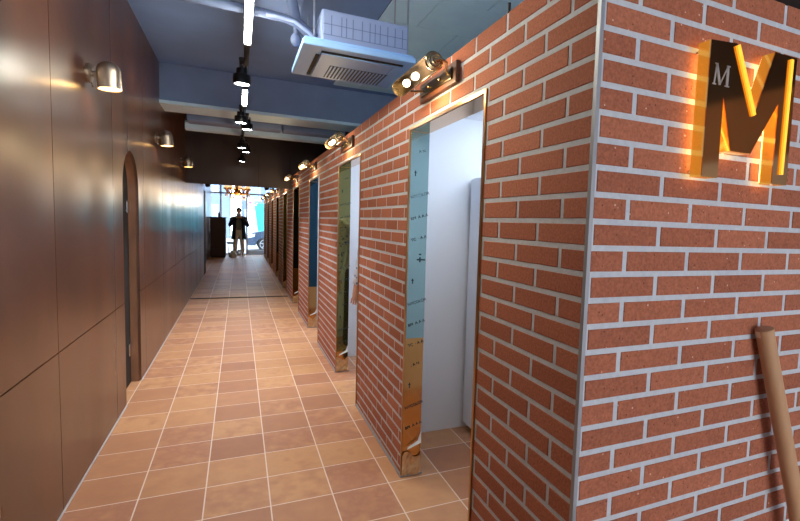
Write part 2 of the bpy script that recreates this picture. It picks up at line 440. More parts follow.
# door linings -------------------------------------------------------------
film_reflection_tint = [(146, 178, 180), (130, 128, 84), (40, 70, 88), (56, 60, 48), (150, 144, 72), (66, 72, 60), (120, 118, 84), (70, 74, 70), (110, 110, 90)]  # tints differ by door, standing in for what each film reflects
film_mats = [mat('protective_film', c, .06 if i != 0 else .16, .9) for i, c in enumerate(film_reflection_tint)]
for k in range(NB):
    a, b = D0+PITCH*k, D1+PITCH*k
    mb = MB(); T = .012; f = .010
    mb.box(XR+.002, XR+.108, a, a+T, 0, DZ); mb.box(XR+.002, XR+.108, b-T, b, 0, DZ); mb.box(XR+.002, XR+.108, a+T, b-T, DZ-T, DZ)
    d = struct(mb.build('door_%d' % (k+1), M['gold']), 'gold mirror steel doorway lining number %d from the brick corner' % (k+1))
    mb = MB(); mb.box(XR-.006, XR+.002, a-.004, a+f, 0, DZ+.004); mb.box(XR-.006, XR+.002, b-T, b+.002, 0, DZ+.004); mb.box(XR-.006, XR+.002, a+f, b-T, DZ-f, DZ+.004)
    mb.build('edge_strip', M['gold_edge'], d)
    zs = [.80, .20, .55, .6, .6, .6, .6, .6, .6][k]  # film ends where the imitated reflection changes colour
    fm = MB().box(XR+.003, XR+.1075, b-T-.0015, b-T, zs, DZ-T-.002).build('protective_film', film_mats[k], d)
    # printed marks, in a slanting repeat up the film
    if k < 2:
        mx = lambda x, z, rot=0: Matrix.Translation((x, b-T-.0022, z)) @ Matrix.Rotation(PI/2, 4, 'X') @ Matrix.Rotation(rot, 4, 'Z')
        xm = XR+.062; ztop = 1.83
        lines = [('. A N', .0), ('^', -.03), ('NYCOLOR', .0), ('BM  A A A', .0), ('TC  · A A', .0), ('+', .01), ('^', -.03), ('NYCOLOR', 0), ('BM  A A A', 0), ('TC  · A A', 0), ('. A N', 0), ('^', -.03), ('NYCOLOR', 0), ('BM  A A A', 0)]
        for i, (t, dx) in enumerate(lines):
            z = ztop-.118*i
            if t == '^':
                mb = MB()
                A = mx(xm+dx, z)
                mb.prism([(-.007, 0), (0, .016), (.007, 0), (.0025, 0), (.0025, -.016), (-.0025, -.016), (-.0025, 0)], 2, -.0003, .0003)
                for w in mb.bm.verts: w.co = A @ w.co
                mb.build('printed_arrow', M['ink'], fm if z > zs else d)
            elif t == '+':
                mb = MB(); A = mx(xm+dx, z)
                mb.box(-.004, .004, -.014, .014, -.0003, .0003); mb.box(-.018, .03, -.004, .004, -.0003, .0003); mb.box(-.006, .006, .026, .033, -.0003, .0003)
                for w in mb.bm.verts: w.co = A @ w.co
                mb.build('printed_cross', M['ink'], fm if z > zs else d)
            else:
                text_mesh('printed_line', t, .023, mx(xm+dx, z, .28), M['ink'], fm if z > zs else d)
    # crumpled film wrap at the foot of the far jamb
    mb = MB(); n = 9; rows = 7; rnd = random.Random(k+3)
    grid = []
    for r in range(rows+1):
        row = []
        for i in range(n+1):
            x = XR-.004+(.114)*i/n; z = .012+.12*r/rows
            row.append(mb.bm.verts.new((x, b-T-.004-rnd.random()*.014*(1-.3*r/rows), z+(rnd.random()-.5)*.012 + (.02*math.sin(i*.7+k) if r == rows else 0))))
        grid.append(row)
    for r in range(rows):
        for i in range(n): mb.face([grid[r][i], grid[r][i+1], grid[r+1][i+1], grid[r+1][i]])
    mb.build('crumpled_film_wrap', M['crumple'], d)
    if k < 4:
        mb = MB()
        p = [mb.bm.verts.new(q) for q in ((XR+.02, b-T-.02, .165), (XR+.10, b-T-.03, .20), (XR+.106, b-T-.012, .265), (XR+.085, b-T-.018, .21), (XR+.03, b-T-.014, .178))]
        mb.face(p); mb.build('torn_film_edge', M['film_back'], d)
    struct(MB().box(XR-.010, XR+.12, b-T-.006, b, 0, .010).build('trim_%d' % (k+10), M['bead']))

# ceiling gear --------------------------------------------------------------
mb = MB(); mb.box(XL, 2.8, 6.09, 6.5, 2.645, ZC); mb.box(XL, 2.8, 6.05, 6.5, 2.61, 2.645, 1)
struct(mb.build('trim_2', [M['beam'], M['board']]), 'deep blue grey ceiling beam across the corridor')
struct(MB().box(XL, .33, 2.78, 3.25, 2.655, ZC).build('trim_3', M['beam']), 'near ceiling beam above the air conditioner')
mb = MB()
mb.box(-.56, .50, 6.62, 6.86, 2.555, 2.70); mb.box(.515, 1.30, 6.62, 6.86, 2.555, 2.70)
struct(mb.build('trim_4', M['beam'], bevel=.02), 'boxed duct behind the ceiling beam')
mb = MB(); mb.box(-.60, 2.8, 6.88, 7.05, 2.50, 2.60)
struct(mb.build('trim_5', M['board']))
mb = MB()
ys = [2.76, 3.28, 3.80, 4.32, 4.84, 5.36, 5.88]
for i, (a, b) in enumerate(zip(ys, ys[1:])):
    xs = [1.0, 1.66, 2.8] if i % 2 == 0 else [1.0, 1.30, 2.0, 2.8]
    for p, q in zip(xs, xs[1:]): mb.box(p+.003, q-.003, a+.003, b-.003, ZC-.022, ZC-.003)
mb.box(1.0, 2.8, 2.76, 5.88, ZC-.003, ZC, 1)
struct(mb.build('ceiling_boards', [M['board'], M['seam']]))
mb = MB(); mb.box(XL, .836, 8.88, 8.96, 1.958, ZC); mb.box(.836, 2.8, 8.88, 8.96, 2.176, ZC)
struct(mb.build('wall_bulkhead', M['dark_panel']), 'dark brown bulkhead closing the ceiling halfway down the corridor')
struct(MB().box(.80, .806, 8.872, 8.88, 1.97, 2.5).box(.30, .304, 8.876, 8.88, 1.96, 2.5).build('trim_6', M['groove']))
struct(MB().box(-1.2, 3.0, 8.96, 20.4, 2.75, 2.85).build('ceiling_rear', M['dark_panel']))
struct(MB().box(2.8, 2.9, 1.2, 20.4, 0, ZC).build('wall_side', M['dark_panel']))
struct(MB().box(2.8, 2.9, -4, 1.2, 0, 1.90).box(2.8, 2.9, -4, 1.2, 1.90, 2.28, 1).box(2.8, 2.9, -4, 1.2, 2.28, ZC, 2).build('wall_side_front', [M['white_wall'], M['tan_reflection'], M['dark_panel']]))  # unseen wall; its three colour bands are added for reflections in the letter
struct(MB().box(XL, XR, 9.36, 9.43, 0, .008).build('trim_7', M['strip']), 'dark bronze strip across the tiled floor')
# unseen back wall; left side closed to darken corridor bricks, rest open to street
mb = MB(); mb.box(-1.2, 3.0, -4.1, -4, 2.7, ZC); mb.box(-1.2, .40, -4.1, -4, 0, 2.7); mb.box(2.75, 3.0, -4.1, -4, 0, 2.7); mb.box(1.55, 1.62, -4.1, -4, 0, 2.7)
struct(mb.build('wall_back', M['dark_panel']))

# ------------------------------------------------------------------ street front
mb = MB()
mb.box(-1.2, 3.0, 20.4, 20.5, 2.62, 2.85)
for x in (-1.16, -.62, .285, 1.12, 2.2, 2.96): mb.box(x-.03, x+.03, 20.42, 20.5, 0, 2.62)
mb.box(.285, 1.12, 20.42, 20.5, 0, .17); mb.box(-.62, .285, 20.42, 20.5, 0, .04); mb.box(1.12, 2.96, 20.42, 20.5, 0, .17); mb.box(-1.16, -.62, 20.42, 20.5, 0, .17)
mb.box(-1.16, 2.96, 20.42, 20.5, 2.30, 2.36)
w = struct(mb.build('window_1', M['alu']), 'silver framed shopfront glazing at the far end')
xs = [-1.13, -.65, -.59, .255, .315, 1.09, 1.15, 2.17, 2.23, 2.93]
for a, b in zip(xs[::2], xs[1::2]): MB().box(a, b, 20.455, 20.465, .04, 2.62).build('pane', M['glass'], w)
struct(MB().box(-30, 30, 20.6, 60, -.18, -.1).build('floor_street', M['asphalt']))

def building(name, label, x0, x1, y0, h, wx, wz, m):
    b = thing(name, label, 'building', ((x0+x1)/2, y0+2, -.1))
    ox, oy, oz = b.location
    MB().box(x0-ox, x1-ox, -2, 2, 0, h).build('wall', m, b)
    mb = MB(); mb.box(x0-ox-.1, x1-ox+.1, -2.1, 2, h, h+.2); mb.build('roof_edge', M['concrete'], b)
    nx = int((x1-x0)/wx); nz = int(h/wz)
    for i in range(nx):
        for j in range(nz):
            cx = x0-ox+wx*(i+.5); cz = wz*(j+.5)
            f = MB().box(cx-wx*.36, cx+wx*.36, -2.04, -2.0, cz-wz*.34, cz+wz*.34).build('window', M['alu'], b)
            MB().box(cx-wx*.31, cx+wx*.31, -2.05, -2.04, cz-wz*.29, cz+wz*.29).build('pane', M['pane'], f)
    return b
building('shop_building', 'pale building across the street, behind the person', -9, -.6, 38, 9, 2.0, 2.8, M['concrete'])
building('office_building', 'blue windowed building across the street, behind the cyan banner', .2, 9, 40, 10, 1.5, 2.4, M['concrete'])

t = thing('street_banner', 'cyan banner with pink print standing beyond the shopfront glass', 'banner', (1.15, 28, -.1))
MB().prism([(-.42, 2.3), (.75, 2.3), (.75, .75), (-.2, .75)], 1, -.01, .01).build('cloth', M['cyan'], t)
MB().prism([(-.75, 2.6), (-.45, 2.6), (-.23, .7), (-.75, .7)], 1, -.01, .01).build('side_panel', M['banner_white'], t)
MB().box(-.68, -.52, -.02, -.01, 2.25, 2.40).build('printed_mark', M['pink'], t)
MB().tube([(-.76, 0, 0), (-.76, 0, 2.65)], .025).build('pole', M['alu'], t)
MB().tube([(.76, 0, 0), (.76, 0, 2.65)], .025).build('pole', M['alu'], t)

# car, nose to the left, parked along the street
t = thing('car', 'dark blue grey car parked outside the shopfront', 'car', (2.4, 25, -.1))
prof = [(-2.05, .25), (-2.12, .48), (-2.05, .70), (-1.75, .86), (-1.05, .98), (-.35, 1.42), (.2, 1.50), (1.1, 1.47), (1.75, 1.18), (2.08, 1.0), (2.12, .5), (2.05, .25)]
def wheel_arch(x): return [(x+.40*math.cos(PI-PI*k/10), .25+.36*math.sin(PI-PI*k/10)) for k in range(11)]
under = list(reversed([(2.05, .25)] + []))
poly = prof + list(reversed(wheel_arch(1.35))) + list(reversed(wheel_arch(-1.30)))
mb = MB(); 
A = [mb.bm.verts.new((x, -.85, z)) for x, z in poly]; B = [mb.bm.verts.new((x, .85, z)) for x, z in poly]
fa = mb.face(A); fb = mb.face(B)
for i in range(len(poly)): mb.face([A[i], B[i], B[(i+1) % len(poly)], A[(i+1) % len(poly)]])
bmesh.ops.triangulate(mb.bm, faces=[fa, fb])
mb.build('car_body', M['car'], t)
MB().prism([(-.92, 1.0), (-.33, 1.37), (.15, 1.43), (.15, 1.0)], 1, -.86, -.85).prism([(.22, 1.0), (.22, 1.43), (1.05, 1.40), (1.55, 1.12), (1.5, 1.0)], 1, -.86, -.85).build('side_window', M['car_glass'], t)
for x in (-1.30, 1.35):
    for s in (-1, 1):
        mx = AX((0, s, 0), (x, s*.68, .31))
        w = MB().lathe([(0, 0), (.31, 0), (.32, .02), (.32, .17), (.30, .19), (.22, .19), (.22, .15), (0, .15)], mx, 28).build('wheel', M['tyre'], t)
        mb = MB()
        for k in range(5):
            a = k*2*PI/5
            mb.box(-.02, .02, .03, .21, .155, .18, mx=mx @ Matrix.Rotation(a, 4, 'Z'))
        mb.lathe([(0, .18), (.05, .18), (.05, .15)], mx, 16); mb.lathe([(.195, .185), (.22, .19), (.22, .16), (.195, .16)], mx, 28)
        mb.build('wheel_rim', M['rim'], w)
MB().prism([(-2.09, .58), (-2.03, .70), (-1.72, .80), (-1.75, .66)], 1, -.862, -.85).build('headlight', M['headlight'], t)
MB().box(-1.05, -.92, -1.0, -.86, .96, 1.08).build('wing_mirror', M['car'], t, bevel=.02)
MB().box(-.14, .02, -.875, -.855, .86, .885).build('door_handle', M['chrome'], t)

# ------------------------------------------------------------------ reception desk etc.
t = thing('reception_desk', 'tall dark walnut reception desk at the far end by the left wall', 'desk', (-.665, 18.8, 0))
MB().box(-.24, .24, 0, .9, .04, 1.38).build('body', M['desk'], t, bevel=.005)
MB().box(-.25, .25, -.02, .92, 1.38, 1.415).build('top', M['desk'], t)
MB().box(-.22, .22, .02, .9, 0, .04).build('plinth', M['shadow_gap'], t)
o = MB().lathe([(0, 0), (.035, 0), (.037, .01), (.037, .13), (.014, .16), (.014, .19), (0, .19)], None, 16).build('bottle', M['bottle'], smooth=True, loc=(-.63, 18.95, 1.4151))
tag(o, 'small black bottle standing on the reception desk', 'bottle')
t = thing('stool', 'dark stool beside the reception desk', 'stool', (-.27, 20.05, 0))
MB().lathe([(0, .42), (.13, .42), (.15, .44), (.15, .48), (.12, .50), (0, .50)], None, 20).build('seat', M['black'], t)
for k in range(4):
    a = PI/4+k*PI/2
    MB().tube([(.09*math.cos(a), .09*math.sin(a), .43), (.14*math.cos(a), .14*math.sin(a), 0)], .012).build('leg', M['black'], t)
for (x, yy, h, w, lb) in ((-.20, 19.0, .22, .13, 'rounded white plastic bag on the floor beside the desk'), (.02, 20.0, .20, .12, 'small white plastic bag on the floor behind the person')):
    mb = MB(); rnd = random.Random(int(h*100))
    mb.lathe([(0, 0), (w*.9, 0), (w*1.05, h*.3), (w*.9, h*.7), (w*.4, h*.92), (w*.5, h*1.05), (0, h*1.0)], None, 18)
    for v in mb.bm.verts:
        if v.co.z > .01: v.co += Vector((rnd.uniform(-1, 1), rnd.uniform(-1, 1), rnd.uniform(-.5, .5)))*.014
    tag(mb.build('plastic_bag', M['bag'], smooth=True, loc=(x, yy, 0)), lb, 'bag')
t = thing('wall_outlet', 'ivory socket plate low on the left wall beside the desk', 'outlet', (-.93, 18.3, .43))
MB().box(0, .012, -.045, .045, -.06, .06).build('plate', M['outlet'], t, bevel=.003)
MB().box(.012, .014, -.02, .02, -.02, .02).build('socket', M['shadow_gap'], t)

# chandelier
t = thing('chandelier', 'gold and crystal chandelier hanging at the far end', 'chandelier', (-.03, 14, 2.75))
MB().tube([(0, 0, 0), (0, 0, -.42)], .012).lathe([(0, 0), (.06, 0), (.05, -.03), (0, -.03)]).build('stem', M['gold_leaf'], t)
MB().lathe([(0, -.40), (.05, -.42), (.07, -.5), (.04, -.58), (.09, -.66), (.05, -.74), (0, -.78)], None, 20).build('hub', M['gold_leaf'], t, smooth=True)
for k in range(8):
    a = k*2*PI/8+.2; c, s = math.cos(a), math.sin(a)
    MB().tube([(.05*c, .05*s, -.66), (.14*c, .14*s, -.72), (.24*c, .24*s, -.69), (.28*c, .28*s, -.60)], .019, 8).build('arm', M['gold_leaf'], t)
    MB().ball((.28*c, .28*s, -.54), .042, n=10).build('bulb', M['frosted'], t, smooth=True)
    MB().lathe([(0, -.62), (.058, -.59), (.06, -.565), (0, -.57)], Matrix.Translation((.28*c, .28*s, 0)), 14).build('cup', M['gold_leaf'], t)
    for r, zt in ((.28, -.70), (.17, -.77)):
        MB().lathe([(0, 0), (.022, -.035), (.012, -.08), (0, -.10)], Matrix.Translation((r*c, r*s, zt)), 6).build('crystal_drop', M['crystal'], t)
light('POINT', 'chandelier_glow', (0, 0, -.95), 12, (1, .85, .6), .15, t)

# ------------------------------------------------------------------ wall sconces
def sconce():
    t = thing('wall_sconce', '', 'wall lamp', (XL, 0, 2.205), 'nickel dome lamps on the brown wall')
    X = lambda p: AX((1, 0, 0), p)
    MB().lathe([(0, 0), (.05, 0), (.052, .004), (.052, .016), (.044, .022), (0, .022)], X((0, 0, 0)), 28).build('backplate', M['nickel'], t, smooth=True)
    MB().lathe([(.0, .02), (.016, .02), (.016, .032), (.010, .036), (.010, .050), (.018, .052), (.018, .060), (0, .060)], X((0, 0, 0)), 18).build('neck', M['nickel'], t, smooth=True)
    MB().tube([(.018, 0, -.046), (.026, 0, -.062)], .005, 8).ball((.028, 0, -.066), .009, n=8).build('switch_knob', M['nickel'], t, smooth=True)
    R = .058
    prof = [(R-.003, -.075), (R, -.076), (R, .02)] + [(R*math.cos(q*PI/16), .02+R*math.sin(q*PI/16)) for q in range(1, 8)] + [(0, .02+R)]
    inner = [(0, .015+R)] + [((R-.003)*math.cos(q*PI/16), .017+(R-.003)*math.sin(q*PI/16)) for q in range(7, 0, -1)] + [(R-.003, -.075)]
    mx = Matrix.Translation((.100, 0, 0)) @ Matrix.Rotation(math.radians(-3), 4, 'Y')
    sh = MB().lathe(prof+inner, mx, 32).build('lamp_shade', M['nickel'], t, smooth=True)
    MB().lathe([(0, -.066), (R-.004, -.066), (R-.004, -.062), (0, -.062)], mx, 28).build('diffuser', M['diffuser'], sh)
    return t
labs = ['nickel dome wall lamp nearest the camera, before the arched door', 'nickel dome wall lamp just beyond the arched door', 'smallest nickel dome wall lamp, beside the dark bulkhead']
s0 = sconce()
for i, y in enumerate((3.364, 5.751, 8.02)):
    o = s0 if i == 0 else copy_tree(s0)
    o.location.y = y; o['label'] = labs[i]

# ------------------------------------------------------------------ picture lamps above the doorways
def picture_lamp():
    t = thing('picture_lamp', '', 'wall lamp', (XR, 0, 2.078), 'brass picture lamps above the doorways')
    MB().box(-.022, -.0005, -.22, .22, -.045, .045).build('backboard', M['wood'], t, bevel=.004)
    MB().box(-.030, -.022, -.185, .185, -.026, .026).build('mount_plate', M['brass'], t, bevel=.003)
    ax, az, r = -.122, .018, .038
    for s in (-1, 1):
        a = MB().tube([(-.028, s*.15, 0), (-.055, s*.19, .004), (-.075, s*.243, .016), (-.10, s*.246, .026), (ax, s*.238, az)], .006, 8).build('arm', M['brass_bright'], t, smooth=True)
    for y in (-.07, .07):
        MB().ball((-.034, y, 0), .008, n=8).build('screw_cap', M['brass_bright'], t, smooth=True)
    # half open shade: covers the top and the wall side
    mx = AX((0, 1, 0), (ax, 0, az))
    sh = MB()
    n = 20; a0, a1 = math.radians(-75), math.radians(150)     # measured from +X (wall side) over +Z
    def ring(rr, y): return [sh.bm.verts.new((ax+rr*math.cos(a0+(a1-a0)*k/n), y, az+rr*math.sin(a0+(a1-a0)*k/n))) for k in range(n+1)]
    o1, o2, i1, i2 = ring(r, -.225), ring(r, .225), ring(r-.002, -.225), ring(r-.002, .225)
    for k in range(n):
        sh.face([o1[k], o1[k+1], o2[k+1], o2[k]]); sh.face([i1[k], i2[k], i2[k+1], i1[k+1]], 1)
    sh.face([o1[0], o2[0], i2[0], i1[0]]); sh.face([o1[n], i1[n], i2[n], o2[n]])
    sh = sh.build('lamp_shade', [M['brass'], M['shade_in']], t, smooth=True)
    for s in (-1, 1):
        mx = AX((0, s, 0), (ax, s*.222, az))
        MB().lathe([(0, 0), (r+.001, 0), (r+.002, .004), (r-.002, .010), (.030, .011), (.029, .008), (.023, .009), (.021, .014), (.015, .014), (.014, .011), (.009, .012), (.008, .02), (0, .021)], mx, 28).build('end_cap', M['brass_bright'], sh, smooth=True)
    for y in (-.02, .10):
        b = MB().ball((ax-.008, y, az-.008), .0165, n=12, sq=(1, 1.55, 1)).build('bulb', M['warm'], t, smooth=True)
        MB().tube([(ax-.001, y+.024, az-.002), (ax, y+.06, az)], [.012, .014], 12).build('lamp_holder', M['brass'], b)
    light('POINT', 'picture_lamp_glow', (ax-.01, -.05, az-.055), 3.4, (1, .74, .42), .03, t)
    return t
p0 = picture_lamp()
ordinal = ['first', 'second', 'third', 'fourth', 'fifth', 'sixth', 'seventh', 'eighth', 'ninth']
for k in range(NB):
    o = p0 if k == 0 else copy_tree(p0)
    o.location.y = 2.095+PITCH*k
    o['label'] = ('large brass picture lamp with two lit bulbs above the nearest doorway' if k == 0 else 'brass picture lamp above the %s doorway from the brick corner' % ordinal[k])

# ------------------------------------------------------------------ ceiling track with tubes and spots
ZT = 2.47
t = thing('lighting_track', 'black lighting track running down the middle of the ceiling', 'light track', (.045, 1.4, ZT))
MB().box(-.016, .016, 0, 7.47, 0, .03).build('rail', M['black'], t)
for y in (.3, 2.2, 3.9, 6.9):
    zt = (ZC if not 1.38 < y < 1.85 else 2.655)-ZT
    MB().tube([(0, y, .03), (0, y, zt)], .0035, 6).build('hanger', M['alu'], t)
tt = []
for (a, b, lb) in ((1.45, 3.10, 'long white LED tube on the ceiling track nearest the camera'), (4.17, 4.78, 'short white LED tube on the track behind the first spotlight')):
    t = thing('linear_lamp', lb, 'ceiling lamp', (.045, (a+b)/2, ZT), 'white LED tubes on the track')
    h = (b-a)/2
    MB().box(-.018, .018, -h, h, -.018, .0005).build('housing', M['black'], t)
    MB().box(-.017, .017, -h, h, -.048, -.018).build('tube', M['led'], t, bevel=.008)
    for s in (-1, 1): MB().box(-.02, .02, s*h-(0 if s > 0 else .03), s*h+(.03 if s > 0 else 0), -.05, -.001).build('end_cap', M['black'], t)
def spot():
    t = thing('track_spotlight', '', 'spotlight', (.045, 0, ZT), 'black spotlights on the track')
    MB().box(-.017, .017, -.09, .09, -.02, -.001).build('adapter', M['black'], t, bevel=.003)
    MB().tube([(0, 0, -.018), (0, 0, -.07)], .010, 10).build('stem', M['black'], t)
    h = MB().lathe([(0, -.05), (.032, -.05), (.034, -.055), (.034, -.085), (.052, -.09), (.055, -.094), (.055, -.150), (.050, -.152), (.048, -.140), (0, -.138)], None, 28).build('head', M['black'], t, smooth=True)
    MB().lathe([(0, -.142), (.043, -.1435), (.043, -.1485), (0, -.149)], None, 24).build('lens', M['spot_face'], h)
    MB().tube([(.028, .03, -.02), (.03, .03, -.075)], .008, 8).build('bracket', M['chrome'], t)
    l = light('SPOT', 'spot_beam', (0, 0, -.16), 44, (.95, .98, 1), .04, t, spot_size=math.radians(95), spot_blend=.6)
    return t
k0 = spot()
spl = ['black spotlight on the ceiling track nearest the camera', 'black spotlight second along the track, hanging left of its neighbour', 'black spotlight second along the track, hanging right of its neighbour',
       'small black spotlight on the track before the dark bulkhead', 'small bright spotlight right of the track before the dark bulkhead', 'last black spotlight on the track, against the dark bulkhead']
for i, (x, y) in enumerate(((.018, 3.60), (.018, 5.05), (.075, 5.40), (.035, 6.85), (.09, 7.25), (.045, 8.50))):
    o = k0 if i == 0 else copy_tree(k0)
    o.location.x = x; o.location.y = y; o['label'] = spl[i]

# ------------------------------------------------------------------ ceiling cassette air conditioner
t = thing('air_conditioner', 'white ceiling cassette air conditioner with slatted grille hanging over the brick wall', 'air conditioner', (.60, 2.93, 2.33))
px, py = .305, .288
# panel ring with sloped lip
mb = MB()
mb.box(-px, px, -py, py, .004, .035)
mb.box(-px+.01, px-.01, -py+.01, py-.01, .035, .05)
MB_ = mb.build('panel', M['ac'], t, bevel=.01)
# intake flap, sits proud of the panel
mb = MB(); mb.box(-.20, .20, -.20, .245, -.006, .004); fl = mb.build('intake_flap', M['ac'], t, bevel=.004)
mb = MB(); mb.box(-.125, .215-.0, -.03, .245-.03, -.0075, -.006); mb.build('grille_recess', M['ac_dark'], fl)
mb = MB()
for i in range(17):
    x = -.12+i*.0205
    mb.box(x, x+.009, -.028, .213, -.011, -.0075)
mb.build('grille_slats', M['ac'], fl)
MB().box(-.222, -.203, -.16, .24, -.0005, .0045).box(-.20, .25, -.226, -.206, -.0005, .0045).build('air_outlet', M['shadow_gap'], t)
MB().box(.205, .262, -.195, .235, -.003, .004).build('side_louvre', M['ac'], t, bevel=.003)
mb = MB(); mb.box(-.20, .285, -.20, .24, .05, .235)
bd = mb.build('casing', M['ac_metal'], t, bevel=.012)
mb = MB()
for i in (0, 1.5, 2.2, 3.2, 4.6, 5.8, 6.6, 7.4, 8.6, 9.8, 11): mb.box(-.15+i*.036, -.146+i*.036, -.2015, -.2, .10, .205)
for z in (.10, .155): mb.box(-.19, .275, -.2015, -.2, z, z+.003)
mb.build('casing_rib', M['ac_rib'], bd)
for x, y in ((-.225, -.10), (.31, -.10), (-.225, .17), (.31, .17)):
    zt = (2.655 if x < 0 else ZC)-2.33
    MB().tube([(x, y, .08), (x, y, zt)], .005, 8).build('hanging_rod', M['alu'], t)
    MB().box(min(x, -.2 if x < 0 else .285), max(x, -.2 if x < 0 else .285), y-.015, y+.015, .095, .102).build('rod_bracket', M['alu'], t)
    MB().lathe([(.004, .075), (.012, .075), (.012, .095), (.004, .095)], Matrix.Translation((x, y, 0)), 6).build('nut', M['chrome'], t)

t = thing('refrigerant_pipes', 'bundle of insulated pipes running into the left side of the air conditioner', 'pipe', (.39, 2.9, 2.45))
MB().tube([(0, -.02, 0), (-.04, -.02, .03), (-.09, -.03, .055), (-.16, -.03, .072), (-.30, -.03, .080), (-.9, -.03, .085), (-1.15, -.03, .09)], .024, 14).build('insulated_pipe', M['pipe'], t, smooth=True)
MB().tube([(0, .04, .02), (-.05, .04, .06), (-.10, .04, .10), (-.12, .04, .2)], .030, 14).build('insulated_pipe', M['pipe'], t, smooth=True)
MB().tube([(.02, -.09, -.05), (-.05, -.09, .005), (-.12, -.09, .045), (-.22, -.085, .055), (-.26, -.08, .055)], .010, 10).build('copper_pipe', M['ac_metal'], t, smooth=True)
MB().ball((-.095, .06, .0), .030, n=12, sq=(1, 1, 1.25)).build('drain_trap', M['pipe'], t, smooth=True)
MB().tube([(-.095, .06, .03), (-.10, .03, .10)], .014).build('drain_pipe', M['pipe'], t)

o = MB().tube([(XR+.012, 1.51, 2.171), (XR+.012, 1.51, 2.212)], .006, 8).build('cable_stub', M['black'])
tag(o, 'short black cable end standing on top of the brick wall', 'cable')

# ------------------------------------------------------------------ backlit letter
t = thing('letter_sign', 'backlit gold mirror letter M fixed to the brick end wall', 'sign', (1.36, YC, 1.60))
Yf, Yb = -.062, -.022
P = [(-.19, 0), (-.125, 0), (-.125, .225), (-.08, .08), (.008, .08), (.118, .24), (.118, 0), (.19, 0), (.19, .385), (.085, .385), (.012, .195), (-.085, .378), (-.19, .37)]
mb = MB()
A = [mb.bm.verts.new((x, Yf, z)) for x, z in P]; f = mb.face(A)
B = [mb.bm.verts.new((x, Yf+.003, z)) for x, z in P]; h = mb.face(B)
for i in range(len(P)): mb.face([A[i], B[i], B[(i+1) % len(P)], A[(i+1) % len(P)]])
bmesh.ops.triangulate(mb.bm, faces=[f, h])
mb.build('face', M['letter'], t)
mb = MB()
A = [mb.bm.verts.new((x, Yf+.003, z)) for x, z in P]; B = [mb.bm.verts.new((x, Yb, z)) for x, z in P]
for i in range(len(P)): mb.face([A[i], B[i], B[(i+1) % len(P)], A[(i+1) % len(P)]])
mb.build('return_wall', M['amber'], t)
def inset(pts, d):
    cx = sum(p[0] for p in pts)/len(pts); return pts
mb = MB()
B = [mb.bm.verts.new((x*.97, Yb, .19+(z-.19)*.97)) for x, z in P]; f = mb.face(B)
bmesh.ops.triangulate(mb.bm, faces=[f]); mb.build('backlight', M['halo'], t)
def bar(p, q, w):
    p, q = Vector(p), Vector(q); n = (q-p).normalized(); n = Vector((n.y, -n.x))*w/2
    return [tuple(p+n), tuple(q+n), tuple(q-n), tuple(p-n)]
mb = MB(); mb.prism(bar((-.086, .372), (.006, .19), .014), 1, Yf-.006, Yf)
mb.build('added_glow_strip', M['amber_bright'], t)  # added glowing strip imitates the bright band along the diagonal
mb = MB(); mb.prism(bar((.160, .375), (.155, .03), .012), 1, Yf-.006, Yf)
mb.build('added_glow_strip', M['amber_bright'], t)  # added glowing strip imitates the bright band on the right stem
# small silver monogram on the left stroke: thin and thick strokes with serifs
mb = MB(); ox, oz = -.168, .255; s = .055
for p, q, w in (((0, 0), (.12, 1), .09), ((.12, 1), (.42, 0), .17), ((.42, 0), (.95, 1), .07), ((.95, 1), (.95, 0), .17), ((-.12, 0), (.14, 0), .06), ((.78, 0), (1.12, 0), .06), ((0, 1), (.2, 1), .06), ((.86, 1), (1.12, 1), .06)):
    mb.prism([(ox+x*s, oz+z*s) for x, z in bar(p, q, w)], 1, Yf-.001, Yf)
mb.build('monogram', M['silver'], t)
for x, z in ((-.17, .355), (-.17, .02), (.17, .365), (.17, .02)):
    MB().tube([(x, Yb, z), (x, 0, z)], .004, 8).build('standoff', M['chrome'], t)

# ------------------------------------------------------------------ cardboard tube
base, top = Vector((1.901, .906, 0)), Vector((1.554, .981, 1.138))
t = thing('cardboard_tube', 'tall brown cardboard tube leaning on the brick end wall', 'tube', base)
dv = top-base; dn = dv.normalized(); b0 = dn*.012
MB().tube([b0, dv], .0272, 32).build('tube', M['cardboard'], t, smooth=True)
mx = AX(dn, dv)
MB().lathe([(0, .002), (.022, .003), (.0280, .0), (.0280, -.016), (.0272, -.016)], mx, 32).build('end_cap', M['cardboard'], t, smooth=True)
MB().lathe([(.0284, -.001), (.0285, -.022)], mx, 10, a0=math.radians(-140), a1=math.radians(-70)).build('tape', M['tape'], t)

# ------------------------------------------------------------------ inside the booths
for k, lb in ((0, 'tall white cabinet inside the nearest booth'),):
    t = thing('cabinet', lb, 'cabinet', (1.66, 2.50+PITCH*k, 0))
    MB().box(-.21, .35, -.48, .47, .05, 1.76).build('body', M['cabinet'], t, bevel=.004)
    MB().box(-.17, .33, -.46, .45, 0, .05).build('plinth', M['shadow_gap'], t)
    MB().box(-.228, -.212, -.475, -.005, .06, 1.75).build('door', M['cabinet'], t, bevel=.002)
    MB().box(-.228, -.212, .0, .465, .06, 1.75).build('door', M['cabinet'], t, bevel=.002)
for k in range(3):
    t = thing('led_batten', 'white LED batten under the ceiling of the %s booth' % ordinal[k], 'ceiling lamp', (1.75, 2.15+PITCH*k, 2.163), 'LED battens in the booths')
    MB().box(-.55, .55, -.022, .022, -.014, 0).build('housing', M['bead'], t)
    MB().box(-.54, .54, -.018, .018, -.024, -.014).build('diffuser', M['led_cool'], t)

